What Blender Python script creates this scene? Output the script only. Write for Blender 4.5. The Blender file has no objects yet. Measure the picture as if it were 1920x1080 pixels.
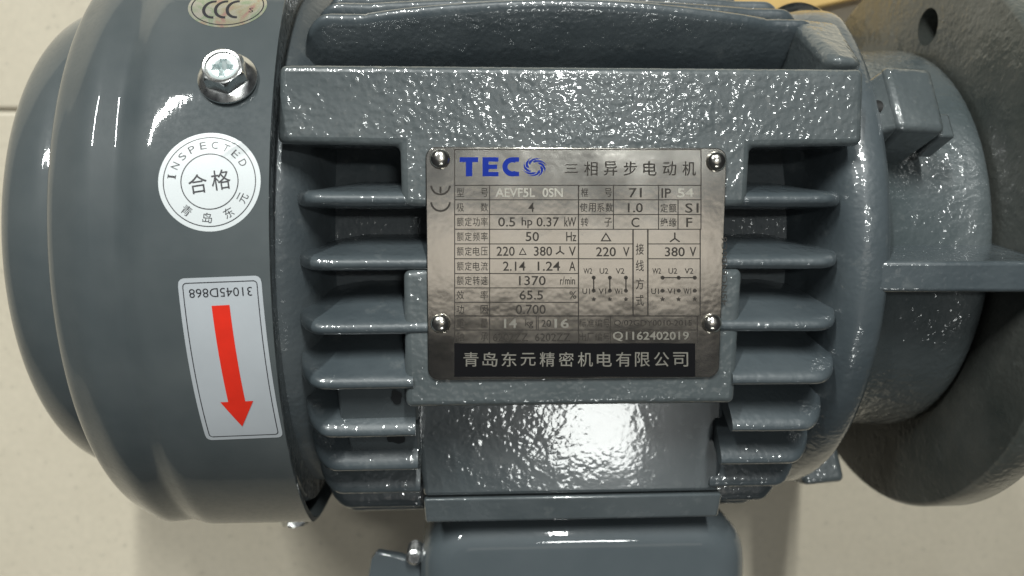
import bpy, bmesh, math, random
from mathutils import Matrix, Vector, noise
random.seed(7)
C = bpy.context.scene.collection
S = 0.001                      # script units are millimetres
ZF = 91.0                      # motor axis height above the floor
rad = math.radians
sc = bpy.context.scene

# ------------------------------------------------------------------ camera
cam_d = bpy.data.cameras.new('camera'); cam = bpy.data.objects.new('camera', cam_d); C.objects.link(cam)
cam.location = (-25.974*S, 8.305*S, (273.145+ZF)*S)
cam.rotation_euler = (rad(-5.063), rad(-3.176), 0)
cam_d.sensor_width = 36; cam_d.lens = 1540/1920*36
cam_d.clip_start = 0.01; cam_d.clip_end = 50
cam_d.dof.use_dof = True; cam_d.dof.focus_distance = 0.192; cam_d.dof.aperture_fstop = 14
sc.camera = cam

# ------------------------------------------------------------------ room light
w = bpy.data.worlds.new('World'); sc.world = w; w.use_nodes = True
w.node_tree.nodes['Background'].inputs[0].default_value = (0.80, 0.86, 0.92, 1)
w.node_tree.nodes['Background'].inputs[1].default_value = 0.028
sc.view_settings.view_transform = 'Standard'; sc.view_settings.look = 'None'
sc.view_settings.exposure = -0.08; sc.view_settings.gamma = 1

def tube_lamp(name, x, y, z, length, width, power, ang=0):
    """ceiling fluorescent fixture: rectangular lamp aimed at the motor, long side along y"""
    d = bpy.data.lights.new(name, 'AREA'); d.shape = 'RECTANGLE'; d.size = width; d.size_y = length
    d.energy = power; d.color = (0.97, 1.0, .97)
    o = bpy.data.objects.new(name, d); C.objects.link(o); o.location = (x, y, z)
    v = Vector((x, y, z)).normalized()                      # lamp -Z must look at the origin
    u = Vector((math.sin(ang), math.cos(ang), 0)); xx = u.cross(v).normalized(); yy = v.cross(xx)
    o.rotation_euler = Matrix((xx, yy, v)).transposed().to_euler()
    return o
tube_lamp('ceiling_tube_lamp', -0.92, 1.50, 1.70, 0.70, 0.035, 40)
tube_lamp('ceiling_tube_lamp', 0.20, 1.35, 1.75, 0.75, 0.04, 36)
tube_lamp('ceiling_tube_lamp', 0.30, 0.26, 2.1, 0.08, 0.26, 6)
tube_lamp('ceiling_tube_lamp', 0.36, -1.50, 1.95, 0.24, 0.26, 4.2)

def ceiling_panel():
    d = bpy.data.lights.new('lit_ceiling', 'AREA'); d.shape = 'RECTANGLE'; d.size = 2.8; d.size_y = 1.8; d.energy = 2.2; d.color = (.93, .98, 1)
    o = bpy.data.objects.new('lit_ceiling', d); C.objects.link(o); o.location = (0.15, 0.74, 2.3)
ceiling_panel()
d = bpy.data.lights.new('plate_reflection_fill', 'AREA'); d.shape = 'RECTANGLE'; d.size = 0.95; d.size_y = 0.74; d.energy = 1.75; d.color = (1, .93, .83)  # added fill lamp, sized only to brighten the reflection in the nameplate
o = bpy.data.objects.new('plate_reflection_fill', d); C.objects.link(o); o.location = (0.27, -0.035, 2.3)

# ------------------------------------------------------------------ materials
def mat(name): 
    m = bpy.data.materials.new(name); m.use_nodes = True
    return m, m.node_tree, m.node_tree.nodes['Principled BSDF']
def nd(nt, t, **k):
    n = nt.nodes.new(t)
    for a, b in k.items(): setattr(n, a, b)
    return n
def noise_n(nt, scale, detail=3, rough=.5, src=None, dist=0):
    n = nd(nt, 'ShaderNodeTexNoise'); n.inputs['Scale'].default_value = scale; n.inputs['Detail'].default_value = detail
    n.inputs['Roughness'].default_value = rough; n.inputs['Distortion'].default_value = dist
    if src is None:
        tc = nt.nodes.get('TC') or nd(nt, 'ShaderNodeTexCoord'); tc.name = 'TC'; src = tc.outputs['Object']
    nt.links.new(src, n.inputs['Vector']); return n
def ramp(nt, fac, stops):
    r = nd(nt, 'ShaderNodeValToRGB'); e = r.color_ramp.elements
    while len(e) < len(stops): e.new(.5)
    for i, (p, c) in enumerate(stops):
        e[i].position = p; e[i].color = (c, c, c, 1) if isinstance(c, (int, float)) else (*c, 1)
    nt.links.new(fac, r.inputs[0]); return r
def math_n(nt, op, a, b):
    n = nd(nt, 'ShaderNodeMath', operation=op)
    for i, v in enumerate((a, b)):
        if isinstance(v, (int, float)): n.inputs[i].default_value = v
        else: nt.links.new(v, n.inputs[i])
    return n.outputs[0]
def bump(nt, b, h, strength, dist):
    n = nd(nt, 'ShaderNodeBump'); n.inputs['Strength'].default_value = strength; n.inputs['Distance'].default_value = dist
    nt.links.new(h, n.inputs['Height']); nt.links.new(n.outputs[0], b.inputs['Normal']); return n

def cast_paint(name, c0, c1, grain=900, amt=1.0, rough=(.30, .45), coat=1.0, fade=False):
    """thick enamel over rough cast iron: lumpy grain, uneven gloss, faint dust"""
    m, nt, b = mat(name)
    big = noise_n(nt, 38, 4, .6)
    col = ramp(nt, big.outputs[0], [(.35, c0), (.68, c1)])
    dust = noise_n(nt, 160, 5, .65)
    dr = ramp(nt, dust.outputs[0], [(.60, 0), (.80, .25)])
    mx = nd(nt, 'ShaderNodeMixRGB'); mx.inputs[2].default_value = (.30, .31, .30, 1)
    nt.links.new(dr.outputs[0], mx.inputs[0]); nt.links.new(col.outputs[0], mx.inputs[1])
    nt.links.new(mx.outputs[0], b.inputs['Base Color'])
    rr = ramp(nt, big.outputs[0], [(.3, rough[0]), (.75, rough[1])])
    nt.links.new(rr.outputs[0], b.inputs['Roughness'])
    b.inputs['Coat Weight'].default_value = coat; b.inputs['Coat Roughness'].default_value = .06
    g1 = noise_n(nt, grain, .6, .5); g2 = noise_n(nt, grain*.42, 2, .5)
    v = nd(nt, 'ShaderNodeTexVoronoi', feature='SMOOTH_F1'); v.inputs['Scale'].default_value = grain*.55
    nt.links.new(nt.nodes['TC'].outputs['Object'], v.inputs['Vector'])
    h = math_n(nt, 'ADD', math_n(nt, 'MULTIPLY', g1.outputs[0], .55), math_n(nt, 'MULTIPLY', g2.outputs[0], .9))
    h = math_n(nt, 'SUBTRACT', h, math_n(nt, 'MULTIPLY', v.outputs[0], .22))
    patch = noise_n(nt, 95, 3, .6); pk = ramp(nt, patch.outputs[0], [(.34, .45), (.62, 1.15)])
    h = math_n(nt, 'MULTIPLY', h, pk.outputs[0])
    if fade:                                    # thicker, smoother paint towards one side
        sx = nd(nt, 'ShaderNodeSeparateXYZ'); nt.links.new(nt.nodes['TC'].outputs['Object'], sx.inputs[0])
        q = math_n(nt, 'ADD', sx.outputs[0], math_n(nt, 'MULTIPLY', big.outputs[0], .018))
        k = ramp(nt, math_n(nt, 'MULTIPLY', math_n(nt, 'ADD', q, .03), 12), [(.15, 1.0), (.62, .20)])
        h = math_n(nt, 'MULTIPLY', h, k.outputs[0])
    bump(nt, b, h, .40, .00034*amt)
    bn = nd(nt, 'ShaderNodeBump'); bn.inputs['Distance'].default_value = .00034*amt; nt.links.new(h, bn.inputs['Height'])
    nt.links.new(bn.outputs[0], b.inputs['Coat Normal'])
    return m
M = {}
M['cast'] = cast_paint('cast_iron_enamel', (.062, .075, .079), (.088, .102, .106), 760, 1.35)
M['fin'] = cast_paint('fin_enamel', (.050, .063, .071), (.072, .087, .095), 800, .95)
M['box'] = cast_paint('box_enamel', (.066, .079, .085), (.090, .104, .110), 800, .5, (.20, .34), 1.0, True)
M['core'] = cast_paint('groove_enamel', (.060, .075, .084), (.09, .105, .112), 900, 1.2, (.5, .7), .1)
M['rough'] = cast_paint('rough_cast_enamel', (.055, .069, .073), (.080, .094, .098), 900, 1.7)
M['flange'] = cast_paint('flange_enamel', (.055, .063, .058), (.100, .104, .094), 800, 1.6, (.25, .42), .35)

def sheet_paint(name, c0, c1):
    m, nt, b = mat(name)
    n1 = noise_n(nt, 22, 4, .6); c = ramp(nt, n1.outputs[0], [(.3, c0), (.7, c1)])
    nt.links.new(c.outputs[0], b.inputs['Base Color'])
    n2 = noise_n(nt, 900, 3, .6); rr = ramp(nt, n2.outputs[0], [(.4, .42), (.8, .55)]); b.inputs['Specular IOR Level'].default_value = .15
    nt.links.new(rr.outputs[0], b.inputs['Roughness'])
    b.inputs['Coat Weight'].default_value = .8; b.inputs['Coat Roughness'].default_value = .035
    n3 = noise_n(nt, 45, 2, .5); n4 = noise_n(nt, 700, 2, .5)
    h = math_n(nt, 'ADD', math_n(nt, 'MULTIPLY', n3.outputs[0], .22), math_n(nt, 'MULTIPLY', n4.outputs[0], .018))
    bn = bump(nt, b, h, 1.0, .0006); nt.links.new(bn.outputs[0], b.inputs['Coat Normal'])
    return m
M['cowl'] = sheet_paint('cowl_enamel', (.050, .062, .067), (.090, .102, .105))
M['cap'] = sheet_paint('cap_enamel', (.060, .074, .082), (.082, .096, .104))

def metal(name, col, r0, r1, sc_=300, bmp=.0001):
    m, nt, b = mat(name); b.inputs['Metallic'].default_value = 1
    n = noise_n(nt, sc_, 4, .6)
    c = ramp(nt, n.outputs[0], [(.3, tuple(x*.82 for x in col)), (.7, col)])
    nt.links.new(c.outputs[0], b.inputs['Base Color'])
    r = ramp(nt, n.outputs[0], [(.3, r0), (.75, r1)]); nt.links.new(r.outputs[0], b.inputs['Roughness'])
    bump(nt, b, n.outputs[0], .5, bmp); return m
M['zinc'] = metal('zinc_plated_steel', (.90, .91, .90), .18, .34)
M['rivet'] = metal('nickel_rivet', (.92, .88, .80), .14, .26)
M['plate'] = metal('stainless_plate', (.72, .69, .63), .11, .18, 60, .00022)
M['hole'] = metal('dark_bore', (.05, .05, .05), .5, .7)

def flat(name, col, rough=.4, metallic=0, vary=.12, sc_=200):
    m, nt, b = mat(name); n = noise_n(nt, sc_, 4, .6)
    c = ramp(nt, n.outputs[0], [(.3, tuple(x*(1-vary) for x in col)), (.7, col)])
    nt.links.new(c.outputs[0], b.inputs['Base Color'])
    b.inputs['Roughness'].default_value = rough; b.inputs['Metallic'].default_value = metallic; return m
M['ink'] = flat('etched_ink', (.045, .04, .035), .5)
M['black'] = flat('black_band_ink', (.004, .004, .005), .6)
for q in ('black', 'ink'): M[q].node_tree.nodes['Principled BSDF'].inputs['Specular IOR Level'].default_value = .12
M['silver'] = flat('bare_metal_letters', (.44, .42, .37), .40, 1)
M['blue'] = flat('blue_logo_ink', (.010, .030, .27), .5); M['blue'].node_tree.nodes['Principled BSDF'].inputs['Specular IOR Level'].default_value = .1
M['paper'] = flat('white_sticker_vinyl', (.62, .65, .66), .3, 0, .05, 60)
M['paper2'] = flat('silver_sticker_vinyl', (.50, .53, .56), .32, .15, .10, 60)
M['print'] = flat('black_print', (.02, .02, .025), .4)
M['red'] = flat('red_print', (.72, .028, .012), .4)
M['stain'] = flat('dark_grime', (.012, .014, .016), .6)
M['bolt_face'] = flat('pale_zinc_recess', (.62, .70, .70), .35, .6)

m, nt, b = mat('holographic_foil'); b.inputs['Metallic'].default_value = .75; b.inputs['Roughness'].default_value = .25
n = noise_n(nt, 130, 2, .5, dist=1.5)
r = ramp(nt, n.outputs[0], [(.30, (.75, .45, .40)), (.42, (.72, .68, .48)), (.5, (.78, .74, .62)), (.6, (.55, .66, .45)), (.7, (.80, .76, .66))])
nt.links.new(r.outputs[0], b.inputs['Base Color']); M['foil'] = m

m, nt, b = mat('beige_floor_tile')
n = noise_n(nt, 9, 5, .6); n2 = noise_n(nt, 300, 3, .6)
r = ramp(nt, n.outputs[0], [(.3, (.53, .475, .375)), (.7, (.61, .55, .44))])
mx = nd(nt, 'ShaderNodeMixRGB', blend_type='MULTIPLY'); mx.inputs[0].default_value = .5
r2 = ramp(nt, n2.outputs[0], [(.28, .45), (.36, .86), (.7, 1.0)])
nt.links.new(r.outputs[0], mx.inputs[1]); nt.links.new(r2.outputs[0], mx.inputs[2]); nt.links.new(mx.outputs[0], b.inputs['Base Color'])
b.inputs['Roughness'].default_value = .32; M['tile'] = m
M['grout'] = flat('grout', (.47, .43, .35), .9)
M['card'] = flat('yellow_kraft_card', (.60, .40, .14), .7, 0, .2, 60)

# ------------------------------------------------------------------ mesh helpers
def V(x, y, z): return Vector((x*S, y*S, (z+ZF)*S))
def link(name, bm, m, parent, smooth=40, label=None):
    me = bpy.data.meshes.new(name)
    bmesh.ops.recalc_face_normals(bm, faces=bm.faces)
    bm.to_mesh(me); bm.free()
    for q in (m if isinstance(m, (list, tuple)) else [m]): me.materials.append(M[q])
    if smooth:
        for p in me.polygons: p.use_smooth = True
        me.set_sharp_from_angle(angle=rad(smooth))
    o = bpy.data.objects.new(name, me); C.objects.link(o)
    if parent: o.parent = parent
    if label: o['label'] = label
    return o
def bevel(o, width, seg=3, ang=35):
    b = o.modifiers.new('bevel', 'BEVEL'); b.width = width*S; b.segments = seg; b.limit_method = 'ANGLE'; b.angle_limit = rad(ang)
    b.harden_normals = False
    return o
def lathe(bm, prof, n=192, a0=0, a1=360, mi=0, warp=None):
    """prof: (x, r) list about the motor axis; angle measured from +z towards -y"""
    full = abs(a1-a0) >= 360; rings = []
    for i in range(n if full else n+1):
        t = rad(a0+(a1-a0)*i/n); ring = []
        for x, r in prof:
            X, Y, Z = x, -r*math.sin(t), r*math.cos(t)
            if warp: X, Y, Z = warp(X, Y, Z)
            ring.append(bm.verts.new(V(X, Y, Z)))
        rings.append(ring)
    k = len(rings)
    for i in range(k if full else k-1):
        A, B = rings[i], rings[(i+1) % k]
        for j in range(len(prof)-1):
            f = bm.faces.new((A[j], A[j+1], B[j+1], B[j])); f.material_index = mi
def smooth_prof(pts, sub=4):
    out = []
    for i in range(len(pts)-1):
        p0 = pts[max(i-1, 0)]; p1 = pts[i]; p2 = pts[i+1]; p3 = pts[min(i+2, len(pts)-1)]
        for s in range(sub):
            t = s/sub
            out.append(tuple(.5*(2*p1[k]+(p2[k]-p0[k])*t+(2*p0[k]-5*p1[k]+4*p2[k]-p3[k])*t*t+(3*p1[k]-p0[k]-3*p2[k]+p3[k])*t**3) for k in (0, 1)))
    return out+[pts[-1]]
def prism(bm, poly, f0, f1):
    """polygon between two mappings f(x,y)->Vector"""
    a = [bm.verts.new(f0(*p)) for p in poly]; b_ = [bm.verts.new(f1(*p)) for p in poly]
    n = len(poly); bm.faces.new(a); bm.faces.new(b_[::-1])
    for i in range(n): bm.faces.new((a[i], b_[i], b_[(i+1) % n], a[(i+1) % n]))
def hexa(bm, c):
    """8 corners: bottom 4 then top 4, mm"""
    v = [bm.verts.new(V(*p)) for p in c]
    for f in ((0, 1, 2, 3), (4, 5, 6, 7), (0, 1, 5, 4), (1, 2, 6, 5), (2, 3, 7, 6), (3, 0, 4, 7)): bm.faces.new([v[i] for i in f])
def polar(x, t, r, dt=0):
    """x, angle (deg), radius, tangential offset (mm, towards -y) -> mm tuple"""
    t = rad(t); return (x, -r*math.sin(t)-dt*math.cos(t), r*math.cos(t)-dt*math.sin(t))
TP = rad(2.324); PN = Vector((0, -math.sin(TP), math.cos(TP))); PU = Vector((0, math.cos(TP), math.sin(TP)))
def onpad(x, u, d):
    q = PU*u+PN*d; return V(x, q.y, q.z)

# ------------------------------------------------------------------ the setting
bm = bmesh.new(); hexa(bm, [(-1800, -1800, -ZF-40), (1800, -1800, -ZF-40), (1800, 1800, -ZF-40), (-1800, 1800, -ZF-40),
                            (-1800, -1800, -ZF-2), (1800, -1800, -ZF-2), (1800, 1800, -ZF-2), (-1800, 1800, -ZF-2)])
floor = link('floor', bm, 'grout', None, 0); floor['kind'] = 'structure'
bm = bmesh.new(); hexa(bm, [(sx*299.1, sy*299.1, z) for z in (-ZF-12, -ZF) for sx, sy in ((-1, -1), (1, -1), (1, 1), (-1, 1))])
tile0 = bevel(link('tile', bm, 'tile', floor, 0), 1.2, 2)
for i in range(-2, 3):
    for j in range(-2, 4):
        o = tile0 if (i, j) == (-2, -2) else tile0.copy()
        if o is not tile0: C.objects.link(o); o.parent = floor
        o.location = ((-20+600*i)*S, (-247.5+600*j)*S, 0)

# ------------------------------------------------------------------ the motor
motor = bpy.data.objects.new('electric_motor', None); C.objects.link(motor); motor.empty_display_size = .05
motor['label'] = 'blue-grey painted cast iron electric motor with finned body and riveted steel nameplate'
motor['category'] = 'electric motor'

# finned barrel: core tube, collars and right-hand end ring
bm = bmesh.new()
lathe(bm, [(-75, 60), (-75, 74), (-74.6, 75.6), (-73.4, 76.4), (-71, 76.6), (-68.5, 76), (-66, 74), (-64, 71), (-62, 66.5), (-60.5, 61.5), (-59.5, 60), (0, 60), (60, 60)], 200)
link('barrel', bm, 'core', motor, 50)
bm = bmesh.new()
lathe(bm, smooth_prof([(57, 57), (59, 60.8), (62, 65), (64.5, 72.5),
                       (66.5, 77), (69.5, 79.2), (73, 79.6), (76, 79), (77.8, 77), (78.4, 73.5), (78.5, 55)], 3), 200,
      warp=lambda X, Y, Z: (X, Y if Y < 60 else 60+11*(1-math.exp((60-Y)/11)), Z))
ring = link('end_ring', bm, 'fin', motor, 50)

bm = bmesh.new(); lathe(bm, [(-100, 40), (-100, 70), (-92, 83), (-72.5, 84.5), (-71.2, 83.5), (-71, 60)], 160,
      warp=lambda X, Y, Z: (X, Y if Y > -72 else -72-5*(1-math.exp((Y+72)/5)), Z))
link('rear_end_shield', bm, 'cast', motor, 50)  # shield ring added and sized to block light and keep the cowl gap dark

# T-shaped mounting pad that carries the nameplate
bm = bmesh.new()
poly = [(-68, 45.5), (67.5, 45.8), (68, 28), (41, 27.5), (40.8, 13.6), (34, 13.5), (34, -1.3), (40.3, -1.3), (39.5, -34.5),
        (-40.8, -34.5), (-40.8, -1.3), (-34, -1.3), (-34, 13.5), (-41, 13.6), (-41.2, 27.5), (-69, 27.8)]
prism(bm, poly, lambda x, u: onpad(x, u, 80.2), lambda x, u: onpad(x*.985, u*.985, 58))
pad = bevel(link('nameplate_pad', bm, 'cast', motor, 60), 1.7, 4)

bm = bmesh.new()
hexa(bm, [(56.5, 30, 50), (74, 30, 50), (74, 55, 30), (56.5, 55, 30), (60.5, 44.6, 81.0), (69, 44.2, 79.4), (72.5, 59.0, 57.0), (57.5, 59.5, 60.5)])
bevel(link('pad_shoulder', bm, 'cast', motor, 60), 3.0, 5)

# cooling fins
def fin(tip_y, tip_z, lean, side, arch=0, xin=20, up=2.9):
    """one fin: leaning wedge with a rounded outer end; side -1 left bank, +1 right bank, 0 full length"""
    tip = Vector((0, tip_y, tip_z)); th = math.degrees(math.atan2(-tip_y, tip_z)); r_t = tip.length
    root = Vector(polar(0, th-lean, 55)); d = (tip-root); L = d.length; d.normalize(); s = Vector((0, -d.z, d.y))
    xo, xi = 67.0, (xin if side else -66.0)
    n = 12; R = 7.5; Rz = 13.0
    xs = [(xo+1.5, 1-Rz*1.7/L)]+[(xo-R+R*math.cos(k/n*math.pi/2), 1-Rz*(1-math.sin(k/n*math.pi/2))/L) for k in range(n+1)]
    stations = [(x, f) for x, f in xs]+[(xo-R-d_, 1.0) for d_ in (2, 4, 6.5, 9)]
    if side: stations.append((xi, 1.0))
    else:
        stations += [(q, 1+arch*max(0, math.cos(q/51*math.pi/2))**.8/L) for q in range(50, -51, -5)]+[(-(xo-R-d_), 1.0) for d_ in (9, 6.5, 4, 2)]+[(-x, f) for x, f in xs[::-1]]
    sg = -1 if side < 0 else 1
    bm = bmesh.new(); secs = []
    for x, f in stations:
        h = L*f; j = noise.noise(Vector((x*.05, tip_y, tip_z)))*.35
        w0, wt = 3.0, 1.6
        e_ = min(1, max(0, (xo-abs(x))/17)); up_ = up*(.2+.8*e_*e_*(3-2*e_))
        sec = []
        for ww, hh in ((w0+.8, 0), (w0-.4, 4), (wt+.7, h*.55), (wt+.25, h-2.2), (wt-.25, h-.8), (wt-1.0, h-.12), (0, h),
                       (-wt+1.0, h-.12), (-wt+.25, h-.8), (-wt-.35, h-2.2), (-wt-up_*.80, h*.56), (-wt-up_*1.0, h*.40), (-wt-up_*1.05, 0)):
            p = root+d*hh+s*(ww+j); sec.append(bm.verts.new(V(sg*x, p.y, p.z)))
        secs.append(sec)
    for a, b_ in zip(secs, secs[1:]):
        for i in range(len(a)-1): bm.faces.new((a[i], a[i+1], b_[i+1], b_[i]))
    bm.faces.new(secs[0]); bm.faces.new(secs[-1][::-1])
    return link('fin', bm, 'fin', motor, 70)
tips = [(12.2, 80.6), (-3.1, 80.0), (-18.6, 80.2)]+[polar(0, a, 86)[1:] for a in (22.0, 32.2, 41.6, 51.0, 61.5)]
for k, (ty, tz) in enumerate(tips):
    for side in (-1, 1): fin(ty, tz, (4.5, 1.5, .8)[k] if k < 3 else 0.8, side, 0, 20 if k < 3 else (38.8 if side < 0 else (38.5 if k < 4 else 41)))
for a, rr_ in ((-42.3, 85.5), (-52.5, 80.5), (-62.7, 78), (-73, 73)): fin(*polar(0, a, rr_)[1:], 0, 0, 5.0 if a > -45 else 2)
for a in (-96, -108, -120, -132, -144, -156, -168, 180, 168, 156, 144, 132, 120): fin(*polar(0, a, 86)[1:], 2, 0)
for a in (72, 83, 96, 108):
    for side in (-1, 1): fin(*polar(0, a, 86)[1:], 3, side, 0, 38)

# solid lands cast between the lower left fins
for a0, a1, r, x0 in ((22.8, 31.6, 82.4, -57.5), (33.2, 41.0, 81.6, -56.5), (42.8, 50.4, 80.6, -55.5), (52.2, 60.6, 80, -54)):
    bm = bmesh.new()
    c = []
    for rr in (62, r):
        for x, a in ((x0, a0), (-38, a0), (-38, a1), (x0, a1)): c.append(polar(x, a, rr))
    hexa(bm, c); bevel(link('fin_land', bm, 'box', motor, 60), .9, 3)
def blob(bm, x, t, r, rx, rt, n=18, seed=0):
    vs = []
    c = bm.verts.new(V(*polar(x, t, r)))
    for i in range(n):
        a = 2*math.pi*i/n; k = 1+.45*noise.noise(Vector((math.cos(a)*1.3, math.sin(a)*1.3, seed*3.1)))
        vs.append(bm.verts.new(V(*polar(x+rx*k*math.cos(a), t+math.degrees(rt*k*math.sin(a)/r), r))))
    for i in range(n): bm.faces.new((c, vs[i], vs[(i+1) % n]))
bm = bmesh.new()
blob(bm, -44.2, 36.6, 81.75, 2.6, 2.2, seed=1); blob(bm, -43.2, 26, 82.55, 1.5, 2.0, seed=2)
blob(bm, -46.2, 46, 80.75, 3.2, 1.6, seed=3); blob(bm, -50.2, 34.6, 81.75, 1.0, .35, seed=5)
link('grime_stain', bm, 'stain', motor, 0)

# ---- drive end shield, flange, ribs and lugs
bm = bmesh.new()
lathe(bm, smooth_prof([(76.5, 76), (79, 74.5), (80.6, 69.5), (82.5, 65.5), (85.5, 63), (91, 61.8), (103, 61.6), (109.5, 62), (112.8, 61.6), (114.6, 60.4), (115.2, 57), (115.3, 40)], 4), 192)
shield = link('end_shield', bm, 'rough', motor, 60)
HOLES = [(-71+90*k) for k in (0, 2, 3)]; HR = 69.6
def flange_mesh():
    """annular flange with four real through holes, built as rings of quads round each bore"""
    bm = bmesh.new(); x0, x1, ri, ro = 115.6, 127.5, 50, 88
    # 2-D cells: polygon with holes through bmesh triangle fill
    for xx in (x0, x1):
        edges = []
        def loop(pts):
            vs = [bm.verts.new(V(xx, y, z)) for y, z in pts]
            return [bm.edges.new((vs[i], vs[(i+1) % len(vs)])) for i in range(len(vs))]
        rr = ro-1.4
        edges += loop([polar(0, 360*i/160, rr)[1:] for i in range(160)])
        edges += loop([polar(0, 360*i/64, ri)[1:] for i in range(64)])
        for a in HOLES:
            cy, cz = polar(0, a, HR)[1:]
            edges += loop([(cy+5.6*math.cos(2*math.pi*i/36), cz+5.6*math.sin(2*math.pi*i/36)) for i in range(36)])
        bmesh.ops.triangle_fill(bm, use_beauty=True, use_dissolve=False, edges=edges)
    prof = [(x0, ro-1.4), (x0+.35, ro-.6), (x0+1.3, ro), (x1-1.3, ro), (x1-.35, ro-.6), (x1, ro-1.4)]
    lathe(bm, prof, 160)
    for a in HOLES:
        cy, cz = polar(0, a, HR)[1:]; R_ = []
        for xx in (x0, x1): R_.append([bm.verts.new(V(xx, cy+5.6*math.cos(2*math.pi*i/36), cz+5.6*math.sin(2*math.pi*i/36))) for i in range(36)])
        for i in range(36): bm.faces.new((R_[0][i], R_[0][(i+1) % 36], R_[1][(i+1) % 36], R_[1][i]))
    bmesh.ops.remove_doubles(bm, verts=bm.verts, dist=2e-6)
    return bm
flange = link('mounting_flange', flange_mesh(), 'flange', motor, 35)
bm = bmesh.new(); lathe(bm, [(127.4, 48), (127.4, 60), (131, 60), (131.4, 59.5), (131.4, 12)], 96)
link('flange_spigot', bm, 'zinc', motor, 35)
for k in (0, 2):
    a = 4.8+90*k
    bm = bmesh.new(); hh = []
    for r0 in (56,):
        c = [polar(73, a, 56, -6), polar(116.5, a, 56, -6), polar(116.5, a, 56, 6), polar(73, a, 56, 6),
             polar(74, a, 79.3, -3.8), polar(116.5, a, 81.0, -3.8), polar(116.5, a, 81.0, 3.8), polar(74, a, 79.3, 3.8)]
    hexa(bm, c); bevel(link('rib', bm, 'fin', motor, 60), 1.0, 3)
for a in (-28.2, 77, 151.8, 248):
    bm = bmesh.new()
    c = [polar(80, a, 58, -9), polar(90, a, 58, -9), polar(90, a, 58, 8), polar(80, a, 58, 8),
         polar(79.5, a, 80.5, -9.6), polar(93, a, 79.5, -9.6), polar(93, a, 79, 9.6), polar(79.5, a, 80.5, 9.6)]
    # left face bulges towards the barrel
    hexa(bm, c)
    lug = bevel(link('bolt_lug', bm, 'cast', motor, 60), 2.0, 4)
    bm = bmesh.new()
    c = [polar(73.0, a, 60, -5), polar(81, a, 60, -8), polar(81, a, 60, 8), polar(73.0, a, 60, 6),
         polar(74.8, a, 74, -6.5), polar(80.5, a, 80, -9.2), polar(80.5, a, 80, 9.2), polar(74.8, a, 74, 7)]
    hexa(bm, c); o = bevel(link('lug_web', bm, 'cast', lug, 60), 1.2, 3)
    bm = bmesh.new()
    c = [polar(91.5, a, 66, 1), polar(95.5, a, 66, 3), polar(95.5, a, 66, 9), polar(91.5, a, 66, 9),
         polar(91.5, a, 77, 2.5), polar(96.2, a, 76.5, 2.5), polar(96.2, a, 76.5, 9.6), polar(91.5, a, 77, 9.6)]
    hexa(bm, c); bevel(link('lug_step', bm, 'cast', lug, 60), .7, 2)
    # bolt shank crossing the gap
    bm = bmesh.new()
    bmesh.ops.create_cone(bm, cap_ends=True, segments=20, radius1=2.6*S, radius2=2.6*S, depth=14*S)
    p = V(*polar(74, a, 75.5, 1)); bmesh.ops.transform(bm, matrix=Matrix.Translation(p) @ Matrix.Rotation(rad(90), 4, 'Y'), verts=bm.verts)
    link('bolt_shank', bm, 'hole', lug, 40)

# ---- terminal box: cast base collar, lid rim, pressed cover
bm = bmesh.new()
c = [(-40.0, -41.5, -30), (43.2, -41.5, -30), (44.6, -68.6, -26), (-38.6, -68.6, -26),
     (-40.2, -35.6, 60.3), (43.0, -35.6, 60.3), (44.4, -68.6, 53.2), (-38.0, -68.6, 53.2)]
hexa(bm, c); tbox = bevel(link('terminal_box', bm, 'box', motor, 60), 1.4, 4)
bm = bmesh.new()
c = [(-38.4, -69.0, -26), (44.8, -69.0, -26), (44.8, -76.6, -26), (-38.4, -76.6, -26),
     (-38.0, -69.0, 53.6), (45.0, -69.0, 53.6), (44.6, -76.6, 51.4), (-37.6, -76.6, 51.4)]
hexa(bm, c); bevel(link('box_rim', bm, 'box', tbox, 60), .8, 3)
bm = bmesh.new(); hexa(bm, [(x*.96+.1, y, z) for z in (-24, 26) for x, y in ((-33, -76), (41, -76), (41, -79), (-33, -79))])
link('gasket', bm, 'stain', tbox, 0)
def rbox(x0, x1, y0, y1, z0, z1, rx, re, n=8):
    """box with rounded vertical (z) corners radius rx and a rolled top edge radius re"""
    bm = bmesh.new(); rings = []
    lev = [(z0, 0)]+[(z1-re+re*math.sin(k/n*math.pi/2), re*(1-math.cos(k/n*math.pi/2))) for k in range(n+1)]
    for z, ins in lev:
        pts = []
        for cx, cy, a0 in ((x1-rx, y1-rx, 0), (x0+rx, y1-rx, 90), (x0+rx, y0+rx, 180), (x1-rx, y0+rx, 270)):
            for k in range(n+1):
                a = rad(a0+90*k/n); q = rx-ins if rx > ins else .01
                pts.append(bm.verts.new(V(cx+q*math.cos(a), cy+q*math.sin(a), z)))
        rings.append(pts)
    for a, b_ in zip(rings, rings[1:]):
        for i in range(len(a)): bm.faces.new((a[i], a[(i+1) % len(a)], b_[(i+1) % len(a)], b_[i]))
    bm.faces.new(rings[0][::-1]); f = bm.faces.new(rings[-1])
    return bm
cover = link('box_cover', rbox(-40.0, 57.0, -132, -78.0, -30, 46.0, 16, 10), 'cap', tbox, 60)
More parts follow.
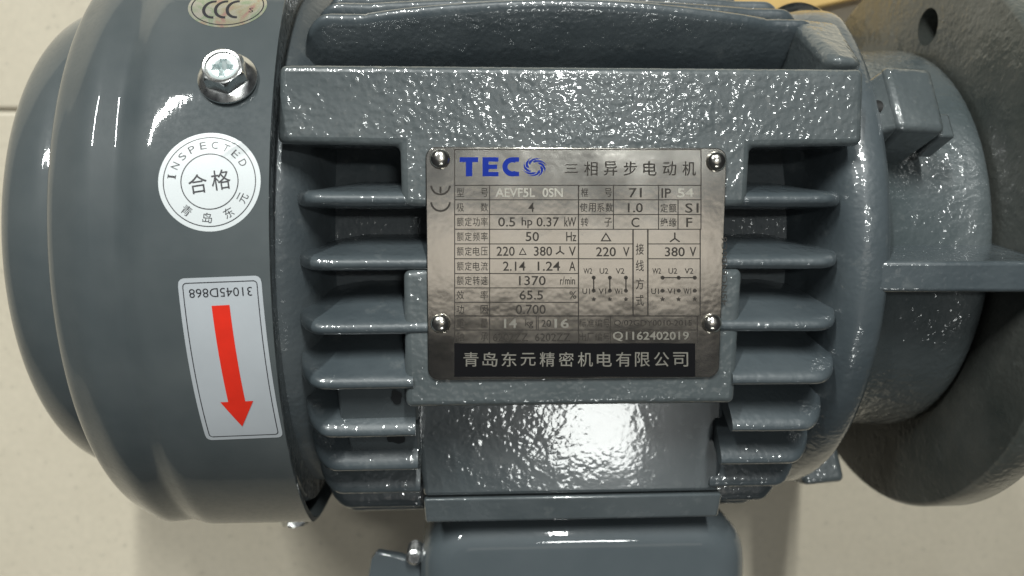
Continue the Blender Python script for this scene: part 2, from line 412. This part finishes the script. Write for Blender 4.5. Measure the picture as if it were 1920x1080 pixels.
# slotted ear of the cover with its screw
bm = bmesh.new()
E_ = [(-54.8, -94.0), (-53.0, -91.8), (-46, -93.4), (-38, -96.8), (-31, -100), (-30, -110), (-44, -110), (-56.5, -104)]
prism(bm, E_, lambda x, y: V(x, y, 33.5-(x+40)*.05), lambda x, y: V(x, y, 30-(x+40)*.05))
bevel(link('cover_ear', bm, 'cap', tbox, 60), .8, 3)
bm = bmesh.new(); prof = []
cx, cy = -41.8, -92.2
for k in range(11):
    for r_, dz in ((1.95, 0), (2.35, .35)): prof.append((30+k*.75+dz, r_))
prof += [(38.4, 1.6), (38.4, .01)]
rings = []
for z, r_ in prof: rings.append([bm.verts.new(V(cx+r_*math.cos(2*math.pi*i/24), cy+r_*math.sin(2*math.pi*i/24), z)) for i in range(24)])
for a, b_ in zip(rings, rings[1:]):
    for i in range(24): bm.faces.new((a[i], a[(i+1) % 24], b_[(i+1) % 24], b_[i]))
bm.faces.new(rings[0])
link('screw', bm, 'zinc', tbox, 25)

# ---- fan cowl
RC = 91.0
def cowl_warp(X, Y, Z):
    # pressed sheet with one flattened flank on the box side
    return X, soft(Y, -75.0, 4.2), Z
def soft(Y, lim, k):
    return Y if Y > lim else lim-k*(1-math.exp(-(lim-Y)/k))-(lim-Y)*.03
bm = bmesh.new()
P = [(-69, 91.0), (-74, 91.0), (-92, 91.0), (-97, 90.8), (-100, 89.9), (-102.5, 89.2), (-105, 89.4), (-108, 89.7), (-111, 89.0), (-115, 86.9), (-118.4, 84.8),
     (-120.4, 82.2), (-121.2, 78.6), (-121.9, 74.6), (-123.2, 72.4), (-125.2, 72.2), (-128.5, 72.2), (-132.5, 71.0), (-137.0, 68.4), (-140.2, 64.2), (-142.0, 58), (-142.9, 50), (-143.2, 40)]
lathe(bm, [(-69, 89.2), (-68.8, 90.2)]+smooth_prof(P, 4), 220, warp=cowl_warp)
# inner skin gives the sheet its thickness
lathe(bm, [(-69, 89.2), (-100, 88.4), (-115, 84)], 220, warp=cowl_warp)
lathe(bm, [(-112, 30), (-112, 86)], 120, warp=cowl_warp)
bmesh.ops.remove_doubles(bm, verts=bm.verts, dist=1e-7)
cowl = link('fan_cowl', bm, 'cowl', motor, 60)
bm = bmesh.new(); lathe(bm, [(-143.1, 40.5), (-140.5, 39), (-140.5, 2)], 96)
link('rear_guard', bm, 'hole', motor, 40)

def flange_screw(x, t, R0=RC, z0=None):
    def loc():                                   # local frame: z = outward
        o = Vector(polar(x, t, R0)) if z0 is None else Vector((x, -R0, z0)); zn = Vector((0, -math.sin(rad(t)), math.cos(rad(t))))
        xn = Vector((1, 0, 0)); yn = zn.cross(xn)
        return Matrix(((xn.x, yn.x, zn.x, o.x*S), (xn.y, yn.y, zn.y, o.y*S), (xn.z, yn.z, zn.z, (o.z+ZF)*S), (0, 0, 0, 1)))
    Mx = loc()
    bm = bmesh.new()
    def rings(prof, n, hexf=False, mi=0, rot=0):
        rs = []
        for z, r_, *h in prof:
            hx = h[0] if h else 0; row = []
            for i in range(n):
                a = 2*math.pi*i/n
                q = r_
                if hx:
                    b_ = ((a+math.pi/6) % (math.pi/3))-math.pi/6
                    q = r_*((1-hx)+hx*math.cos(math.pi/6)/math.cos(b_)/math.cos(math.pi/6)*.94)
                row.append(bm.verts.new((q*math.cos(a+rot)*S, q*math.sin(a+rot)*S, z*S)))
            rs.append(row)
        for a, b_ in zip(rs, rs[1:]):
            for i in range(n):
                f = bm.faces.new((a[i], a[(i+1) % n], b_[(i+1) % n], b_[i])); f.material_index = mi
        return rs
    # washer-like flange, then hexagon, chamfer, rim and sunken face
    rs = rings([(0, 6.2), (.5, 6.5), (1.0, 6.5), (1.7, 5.6), (2.0, 5.0, 1), (2.1, 4.75, 1), (4.7, 4.65, 1), (5.4, 4.4, .35), (5.5, 4.15), (5.4, 3.75), (5.0, 3.5), (4.95, 3.2)], 72, rot=rad(12))
    # recessed face as polar grid with a cross recess
    n = 72; prev = rs[-1]
    for k in range(1, 13):
        r_ = 3.2*(1-k/13); row = []
        for i in range(n):
            a = 2*math.pi*i/n; px_, py_ = r_*math.cos(a), r_*math.sin(a)
            arm = min(abs(px_), abs(py_)); far = max(abs(px_), abs(py_))
            w_ = .62; ins = (arm < w_ and far < 2.15) or (abs(px_)+abs(py_) < 1.55)
            dpt = -1.9*(1-far/3.0) if ins else .12*math.sin(r_*2)
            row.append(bm.verts.new((px_*S, py_*S, (4.95+dpt)*S)))
        for i in range(n):
            f = bm.faces.new((prev[i], prev[(i+1) % n], row[(i+1) % n], row[i])); f.material_index = 1
        prev = row
    f = bm.faces.new(prev); f.material_index = 1
    bmesh.ops.transform(bm, matrix=Mx, verts=bm.verts)
    return link('flange_screw', bm, ['zinc', 'bolt_face'], cowl, 28)
flange_screw(-79.0, -25.0)
flange_screw(-79.0, 90.0, 80.0, 25.5)

# ------------------------------------------------------------------ printing
def text_tris(s, bold=0, font_cache={}):
    key = (s, bold)
    if key in font_cache: return font_cache[key]
    cu = bpy.data.curves.new('t', 'FONT'); cu.body = s; cu.size = 1; cu.align_x = 'CENTER'; cu.resolution_u = 3
    cu.offset = bold; cu.fill_mode = 'BOTH' if False else cu.fill_mode
    o = bpy.data.objects.new('t', cu); C.objects.link(o)
    dg = bpy.context.evaluated_depsgraph_get(); me = bpy.data.meshes.new_from_object(o.evaluated_get(dg))
    vs = [(v.co.x, v.co.y) for v in me.vertices]; fs = [tuple(p.vertices) for p in me.polygons]
    bpy.data.objects.remove(o); bpy.data.curves.remove(cu); bpy.data.meshes.remove(me)
    xs = [v[0] for v in vs] or [0]; ys = [v[1] for v in vs] or [0]
    r = (vs, fs, min(xs), max(xs), min(ys), max(ys)); font_cache[key] = r; return r
class Art:
    """flat artwork: 2-D shapes pushed through a mapping onto a surface"""
    def __init__(s): s.bm = bmesh.new()
    def tri(s, vs, fs, f, mi=0):
        q = [s.bm.verts.new(f(*v)) for v in vs]
        for t in fs:
            try: s.bm.faces.new([q[i] for i in t]).material_index = mi
            except ValueError: pass
    def text(s, body, cx, cy, wid, hei, f, mi=0, bold=0, rot=0):
        """fit the string into a wid x hei box centred on cx, cy (y down, like the artwork sheet)"""
        vs, fs, x0, x1, y0, y1 = text_tris(body, bold)
        if not vs: return
        kx = wid/(x1-x0) if wid else hei/(y1-y0); ky = hei/(y1-y0)
        ca, sa = math.cos(rad(rot)), math.sin(rad(rot)); out = []
        for x, y in vs:
            X = (x-(x0+x1)/2)*kx; Y = -(y-(y0+y1)/2)*ky
            out.append((cx+X*ca-Y*sa, cy+X*sa+Y*ca))
        s.tri(out, fs, f, mi)
    def line(s, x0, y0, x1, y1, w_, f, mi=0, n=1):
        dx, dy = x1-x0, y1-y0; L = math.hypot(dx, dy) or 1; nx, ny = -dy/L*w_/2, dx/L*w_/2
        vs = []
        for i in range(n+1):
            t = i/n; vs += [(x0+dx*t+nx, y0+dy*t+ny), (x0+dx*t-nx, y0+dy*t-ny)]
        s.tri(vs, [(2*i, 2*i+1, 2*i+3, 2*i+2) for i in range(n)], f, mi)
    def arc(s, cx, cy, r, a0, a1, w_, f, mi=0, n=40, ry=None, taper=None):
        vs = []; ry = ry or r
        for i in range(n+1):
            a = rad(a0+(a1-a0)*i/n); ww = w_*(taper(i/n) if taper else 1)
            for q in (-ww/2, ww/2): vs.append((cx+(r+q)*math.cos(a), cy+(ry+q)*math.sin(a)))
        s.tri(vs, [(2*i, 2*i+1, 2*i+3, 2*i+2) for i in range(n)], f, mi)
    def disc(s, cx, cy, r, f, mi=0, n=20):
        s.tri([(cx+r*math.cos(2*math.pi*i/n), cy+r*math.sin(2*math.pi*i/n)) for i in range(n)], [tuple(range(n))], f, mi)

# nameplate; the artwork sheet is drawn on a 566 x 434 grid whose corners sit on the plate corners
H = [0.11699133466243732, 0.001456416559948617, -127.25683456632038, -0.00038977480811076446, -0.11684304805175526, 58.387469843773765, -3.360383426598808e-05, -7.796409940333608e-05]
def sheet(px, py):
    w_ = H[6]*px+H[7]*py+1
    return (H[0]*px+H[1]*py+H[2])/w_, (H[3]*px+H[4]*py+H[5])/w_
D0 = 80.45; DT = 81.15
bm = bmesh.new(); pts = []
x0, x1, u0, u1, rc = -35.25, 35.0, -27.5, 27.25, 2.6
for cx, cy, a0 in ((x1-rc, u1-rc, 0), (x0+rc, u1-rc, 90), (x0+rc, u0+rc, 180), (x1-rc, u0+rc, 270)):
    for k in range(9):
        a = rad(a0+90*k/8); pts.append((cx+rc*math.cos(a), cy+rc*math.sin(a)))
prism(bm, pts, lambda x, u: onpad(x, u, DT), lambda x, u: onpad(x, u, D0))
plate = bevel(link('nameplate', bm, 'plate', motor, 30), .22, 2)
def rivet(px, py):
    x, u = sheet(px, py); bm = bmesh.new(); rings = []
    prof = [(0, 2.35), (.5, 2.35), (1.0, 2.15), (1.4, 1.75), (1.7, 1.15), (1.82, .55)]
    for z, r_ in prof: rings.append([bm.verts.new(onpad(x+r_*math.cos(2*math.pi*i/28), u+r_*math.sin(2*math.pi*i/28), DT-.02+z)) for i in range(28)])
    for a, b_ in zip(rings, rings[1:]):
        for i in range(28): bm.faces.new((a[i], a[(i+1) % 28], b_[(i+1) % 28], b_[i]))
    bm.faces.new(rings[-1]); link('rivet', bm, 'rivet', plate, 80)
for p in ((825, 298), (1342, 303), (826, 606), (1334, 606)): rivet(*p)
def PF(h): return lambda x, y: onpad(*sheet(x, y), DT+h)
f1, f2, f3 = PF(.05), PF(.08), PF(.11)
# ruled table
A = Art()
def hl(y, xa=852, xb=1314, w_=1.7): A.line(xa, y, xb, y, w_, f1)
def vl(x, ya, yb, w_=1.7): A.line(x, ya, x, yb, w_, f1)
hl(280.5, 852, 1314); hl(347.5)
for y in (374.6, 402.2): hl(y)
hl(429.8, 852, 1314); hl(457.3, 852, 1186.5); hl(457.3, 1214.5, 1314); hl(485, 852, 1186.5); hl(485, 1214.5, 1313)
for y in (512.8, 539.7, 566.7): hl(y, 853, 1084)
hl(592.3, 853, 1311, 2.2); hl(618.6, 853, 1306)
vl(852.5, 280, 643); vl(1314, 280, 430); vl(1312.5, 430, 592, 2); vl(1307, 592, 643); vl(918, 347, 643); vl(1084.5, 347, 643, 2.2)
vl(1150, 347, 430); vl(1234.5, 347, 430); vl(1271, 375, 430); vl(1186.7, 430, 592, 2.6); vl(1214.4, 430, 592, 2.6)
vl(1005.6, 592, 618.6); vl(1144.4, 592, 643); vl(1009, 592, 618)
link('table_lines', A.bm, 'ink', plate, 0)
# black band
A = Art(); A.line(852, 674.8, 1303, 674.8, 62.5, f1); link('black_band', A.bm, 'black', plate, 0)
# dark lettering
A = Art()
for i, ch in enumerate('三相异步电动机'): A.text(ch, 1071+i*36.8, 316, 25, 16 if ch == '三' else 27, f2, bold=.006)
def lab(s, y, x0=862, x1=909, h=16.5, b=.004):
    n = len(s); w_ = 13.6 if n > 2 else 14
    for i, ch in enumerate(s):
        x = (x0+x1)/2 if n == 1 else x0+(x1-x0)*i/(n-1)
        A.text(ch, x, y, w_ if n < 4 else (x1-x0)/(n-1)*.86, h, f2, bold=b)
rows = {1: 361, 2: 388.5, 3: 416, 4: 443.5, 5: 471, 6: 499, 7: 526, 8: 553, 9: 580, 10: 605.5, 11: 631}
for k, s in {1: '型号', 2: '极数', 3: '额定功率', 4: '额定频率', 5: '额定电压', 6: '额定电流', 7: '额定转速', 8: '效率', 9: '功因', 10: '重量', 11: '轴承'}.items():
    lab(s, rows[k], 863, 908)
def val(s, x, y, w_, h=17.5, b=.008, mi=0): A.text(s, x, y, w_, h, f2, mi, b)
val('4', 996, 388.5, 11); val('0.5', 950, 416, 32); val('hp', 988, 417.5, 20, 20); val('0.37', 1027, 416, 42); val('kW', 1069, 416, 22)
val('50', 998, 443.5, 25); val('Hz', 1071, 443.5, 19); val('220', 948, 471, 34); val('380', 1018, 471, 34); val('V', 1073, 471, 13)
A.text('△', 980, 471, 15, 14, f2, 0, .01)
def wye(x, y, r):
    for a in (-90, 35, 145): A.line(x, y, x+r*math.cos(rad(a)), y+r*math.sin(rad(a)), 2.6, f2)
wye(1050, 471, 9.5)
val('2.14', 964, 499, 42); val('1.24', 1029, 499, 42); val('A', 1073, 499, 12); val('1370', 998, 526, 50); val('r/min', 1064, 526, 28, 15)
val('65.5', 996, 553, 44); val('%', 1074, 553, 13, 14); val('0.700', 995, 580, 56); val('kg', 992, 607, 15, 17)
val('20', 1024, 606, 18, 13, .004); val('6202ZZ', 957, 632, 66, 15, .006); val('6202ZZ', 1036, 632, 66, 15, .006)
lab('框号', 361, 1096, 1140); lab('使用系数', 389, 1094, 1142); lab('转子', 416.5, 1096, 1140)
val('71', 1191, 361.5, 24); val('1.0', 1191, 389.5, 28); val('C', 1191, 417, 15, 18)
val('IP', 1249, 362, 18); lab('定额', 390, 1245, 1261); lab('绝缘', 417, 1245, 1261)
val('S1', 1297, 390, 25, 18); val('F', 1292, 417, 11)
A.text('△', 1136, 444, 21, 17, f2, 0, .012); wye(1265, 447, 11)
val('220', 1136, 472, 37); val('V', 1174, 472, 12); val('380', 1265, 472, 37); val('V', 1299, 472, 12)
for ch, y in zip('接线方式', (467, 498, 532, 563)): A.text(ch, 1199.5, y, 15, 21, f2, 0, .003)
for bx in (1113, 1242):
    for i, (a, b_) in enumerate((('W2', 'U1'), ('U2', 'V1'), ('V2', 'W1'))):
        x = bx+i*30.2
        A.text(a, x-11, 508, 16, 10.5, f2, 0, .004); A.text(b_, x-14, 546, 14, 10.5, f2, 0, .004)
        A.disc(x, 520.5, 3.7, f2); A.disc(x, 545, 3.7, f2)
        vs = []
        for k in range(10):
            r_ = 4.8 if k % 2 == 0 else 2.4; vs.append((x+r_*math.sin(math.pi*k/5), 561-r_*math.cos(math.pi*k/5)))
        A.tri(vs+[(x, 561)], [(k, (k+1) % 10, 10) for k in range(10)], f2)
        if bx == 1113: A.line(x, 520, x, 545, 2.3, f2)
A.line(1242, 520.5, 1302.4, 520.5, 2, f2)
lab('标准编号', 605.5, 1092, 1137, 15); lab('出厂编号', 631.5, 1092, 1137, 15); val('Q/02GDY0010-2015', 1224, 606, 146, 13, .002)
# CE mark, turned a quarter
for y in (347, 378): A.arc(826, y, 17.5, 4, 176, 3.6, f2)
A.line(826, 362, 826, 350, 3.6, f2)
A.text('45NC64B6C6', 1357.5, 508, 128, 9.5, f2, 0, 0, -90)
link('dark_lettering', A.bm, 'ink', plate, 0)
# bright bare-metal characters
A = Art()
for i, ch in enumerate('青岛东元精密机电有限公司'): A.text(ch, 883+i*35.7, 673.5, 28, 27 if ch != '元' else 24, f2, bold=.004)
A.text('AEVF5L', 966, 361, 74, 17, f2, 0, .012); A.text('0SN', 1036, 361, 38, 17, f2, 0, .012); A.text('54', 1285, 361.5, 30, 17, f2, 0, .012)
A.text('14', 957, 606, 24, 17.5, f2, 0, .016); A.text('16', 1053, 606, 27, 17.5, f2, 0, .016)
A.text('Q1162402019', 1220, 630.5, 142, 18, f2, 0, .012)
link('bright_lettering', A.bm, 'silver', plate, 0)
# blue maker's logo
A = Art()
A.line(862, 299.5, 896.5, 299.5, 9, f2); A.line(879.5, 303, 879.5, 330.5, 12, f3)
A.line(910.5, 295, 910.5, 330.5, 11.5, f2)
for y in (299, 312.8, 326.5): A.line(906, y, 934.5 if y != 312.8 else 932, y, 8, f3)
A.arc(961, 312.8, 14.2, 62, 298, 9.5, f2, 0, 36, 13.2)
A.line(965, 299.2, 973, 299.2, 8.2, f3); A.line(965, 326.2, 973, 326.2, 8.2, f3)
for k in range(8):                                     # swirl of curved blades
    vs = []; fs = []; n = 12
    for i in range(n+1):
        t = i/n; r_ = 10.5+t*11.3; a = rad(k*45+t*78); ww = math.sin(math.pi*min(1, .12+t*.95))*.42+.04
        vs += [(1002+r_*1.04*math.cos(a-ww), 313.5+r_*.86*math.sin(a-ww)), (1002+r_*1.04*math.cos(a+ww*.35), 313.5+r_*.86*math.sin(a+ww*.35))]
    A.tri(vs, [(2*i, 2*i+1, 2*i+3, 2*i+2) for i in range(n)], PF(.05+.012*k))
link('blue_logo', A.bm, 'blue', plate, 0)

for o_ in plate.children:
    if o_.name.split('.')[0] in ('table_lines', 'dark_lettering', 'bright_lettering'): o_['kind'] = 'stuff'

# ---- stickers on the cowl, wrapped on the RC cylinder
def wrap(x_c, t_c, rot, h, lift=None):
    ca, sa = math.cos(rad(rot)), math.sin(rad(rot))
    def f(x, y):                                       # y down on the sheet -> towards -y side of the motor
        X = x*ca-y*sa; Y = x*sa+y*ca
        e = lift(x, y) if lift else 0
        return V(*polar(x_c+X, t_c+math.degrees(Y/RC), RC+h+e))
    return f
def sheet_mesh(A, poly_r, n_r, n_a, f, mi=0):
    """filled star-shaped sheet, polar grid so that it bends with the cowl"""
    vs = [(0, 0)]
    for k in range(1, n_r+1):
        for i in range(n_a):
            a = 2*math.pi*i/n_a; r_ = poly_r(a)*k/n_r; vs.append((r_*math.cos(a), r_*math.sin(a)))
    fs = [(0, 1+i, 1+(i+1) % n_a) for i in range(n_a)]
    for k in range(n_r-1):
        for i in range(n_a):
            a = 1+k*n_a+i; b_ = 1+k*n_a+(i+1) % n_a; fs.append((a, a+n_a, b_+n_a, b_))
    A.tri(vs, fs, f, mi)
# round inspection sticker (with a wrinkle near the upper right rim)
def wr(x, y):
    d = (x-6.2)*.55+(y+8.4)*.85; along = (x-6.2)*.85-(y+8.4)*.55
    return .55*math.exp(-d*d/.35)*math.exp(-along*along/9)+.28*math.exp(-(d-1.3)**2/.2)*math.exp(-along*along/6)
A = Art()
sheet_mesh(A, lambda a: 10.95, 26, 110, wrap(-81.7, -9.9, 0, .07, wr), 0)
g = wrap(-81.7, -9.9, 0, .12, wr)
A.arc(0, 0, 9.85, 0, 360, .2, g, 1, 110); A.arc(0, 0, 6.1, 0, 360, .22, g, 1, 80)
for i, ch in enumerate('INSPECTED'):
    a = rad(-173+i*17.8); r_ = 8.15
    A.text(ch, r_*math.cos(a), r_*math.sin(a), .45 if ch == 'I' else 1.35, 1.62, g, 1, -.004, math.degrees(a)+90)
    if ch == 'I':
        for q in (-.8, .8): 
            X, Y = (r_-q)*math.cos(a), (r_-q)*math.sin(a); A.line(X+math.sin(a)*.45, Y-math.cos(a)*.45, X-math.sin(a)*.45, Y+math.cos(a)*.45, .18, g, 1)
for ch, a in zip('青岛东元', (127, 93, 59, 27)):
    r_ = 8.0; A.text(ch, r_*math.cos(rad(a)), r_*math.sin(rad(a)), 2.05, 2.2, g, 1, .0, a-90)
A.text('合', -2.5, .55, 4.0, 4.3, g, 1, .004, -9); A.text('格', 2.4, -.35, 4.1, 4.5, g, 1, .004, -9)
link('inspection_sticker', A.bm, ['paper', 'print'], cowl, 60)
# rotation-arrow sticker
def rr_poly(hw, hh, rc):
    def f(a):
        c, s_ = abs(math.cos(a)), abs(math.sin(a)); lo, hi = 0, 60
        for _ in range(30):
            m_ = (lo+hi)/2; X, Y = m_*c, m_*s_
            dx, dy = max(X-(hw-rc), 0), max(Y-(hh-rc), 0)
            ok = X <= hw and Y <= hh and (dx*dx+dy*dy <= rc*rc)
            lo, hi = (m_, hi) if ok else (lo, m_)
        return lo
    return f
A = Art(); ax, at, ar = -79.2, 16.2, -2.0
sheet_mesh(A, rr_poly(9.0, 20.6, 1.4), 22, 240, wrap(ax, at, ar, .07), 0)
g = wrap(ax, at, ar, .12); g2 = wrap(ax, at, ar, .15)
hw, hh, rc = 8.0, 19.5, .8
for s_ in (-1, 1):
    A.line(s_*hw, -hh+rc, s_*hw, hh-rc, .2, g, 1, 40); A.line(-hw+rc, s_*hh, hw-rc, s_*hh, .2, g, 1, 4)
    for q in (-1, 1): A.arc(s_*(hw-rc), q*(hh-rc), rc, 0 if (s_, q) == (1, 1) else 90 if (s_, q) == (-1, 1) else 180 if (s_, q) == (-1, -1) else 270,
                            90 if (s_, q) == (1, 1) else 180 if (s_, q) == (-1, 1) else 270 if (s_, q) == (-1, -1) else 360, .2, g, 1, 6)
A.line(-.3, -14.3, .1, 10.6, 3.9, g, 2, 30)
vs = []; n = 10
for i in range(n+1):
    t = i/n; ww = 3.7*(1-t)+.02; vs += [(.1-ww, 9.4+t*7.2+(.9*t if t < .1 else 0)), (.1+ww, 9.4+t*7.2)]
A.tri(vs, [(2*i, 2*i+1, 2*i+3, 2*i+2) for i in range(n)], g2, 2)
A.text('31045D868', 0, -17.2, 13.6, 2.0, g, 1, -.002, 180)
link('arrow_sticker', A.bm, ['paper2', 'print', 'red'], cowl, 60)
# oval certification sticker
A = Art(); cx, ct, cr = -82.0, -39.2, -2
sheet_mesh(A, lambda a: 1/math.sqrt((math.cos(a)/9.1)**2+(math.sin(a)/7.4)**2), 14, 90, wrap(cx, ct, cr, .07), 0)
g = wrap(cx, ct, cr, .12)
A.arc(0, 0, 8.3, 0, 360, .26, g, 1, 90, 6.6)
for x in (-3.0, -.3, 2.4):
    A.arc(x, 1.2, 2.35, 85, 275, .72, g, 1, 26, 2.9)
A.text('S', 5.6, 1.6, 1.0, 1.6, g, 1, -.01)
link('certification_sticker', A.bm, ['foil', 'print'], cowl, 60)

# ------------------------------------------------------------------ yellow card behind the motor
card = bpy.data.objects.new('cardboard_sheet', None); C.objects.link(card); card.location = (0.135, 0.115, 0)
card['label'] = 'yellow cardboard lying on the tiles behind the motor at the top edge'; card['category'] = 'cardboard'
def cb(name, c):
    bm = bmesh.new(); hexa(bm, c); o = bevel(link(name, bm, 'card', card, 60), .8, 2)
    o.matrix_parent_inverse = card.matrix_world.inverted() if False else Matrix.Translation(-card.location)
    return o
z = -ZF
cb('lower_sheet', [(88, 88, z+9), (152, 103, z+9), (140, 190, z+9), (70, 190, z+9), (88, 88, z+14), (152, 103, z+14), (140, 190, z+14), (70, 190, z+14)])
cb('fold', [(84, 95, z+.2), (150, 110, z+.2), (140, 192, z+.2), (72, 192, z+.2), (84, 95, z+8.6), (150, 110, z+8.6), (140, 192, z+8.6), (72, 192, z+8.6)])
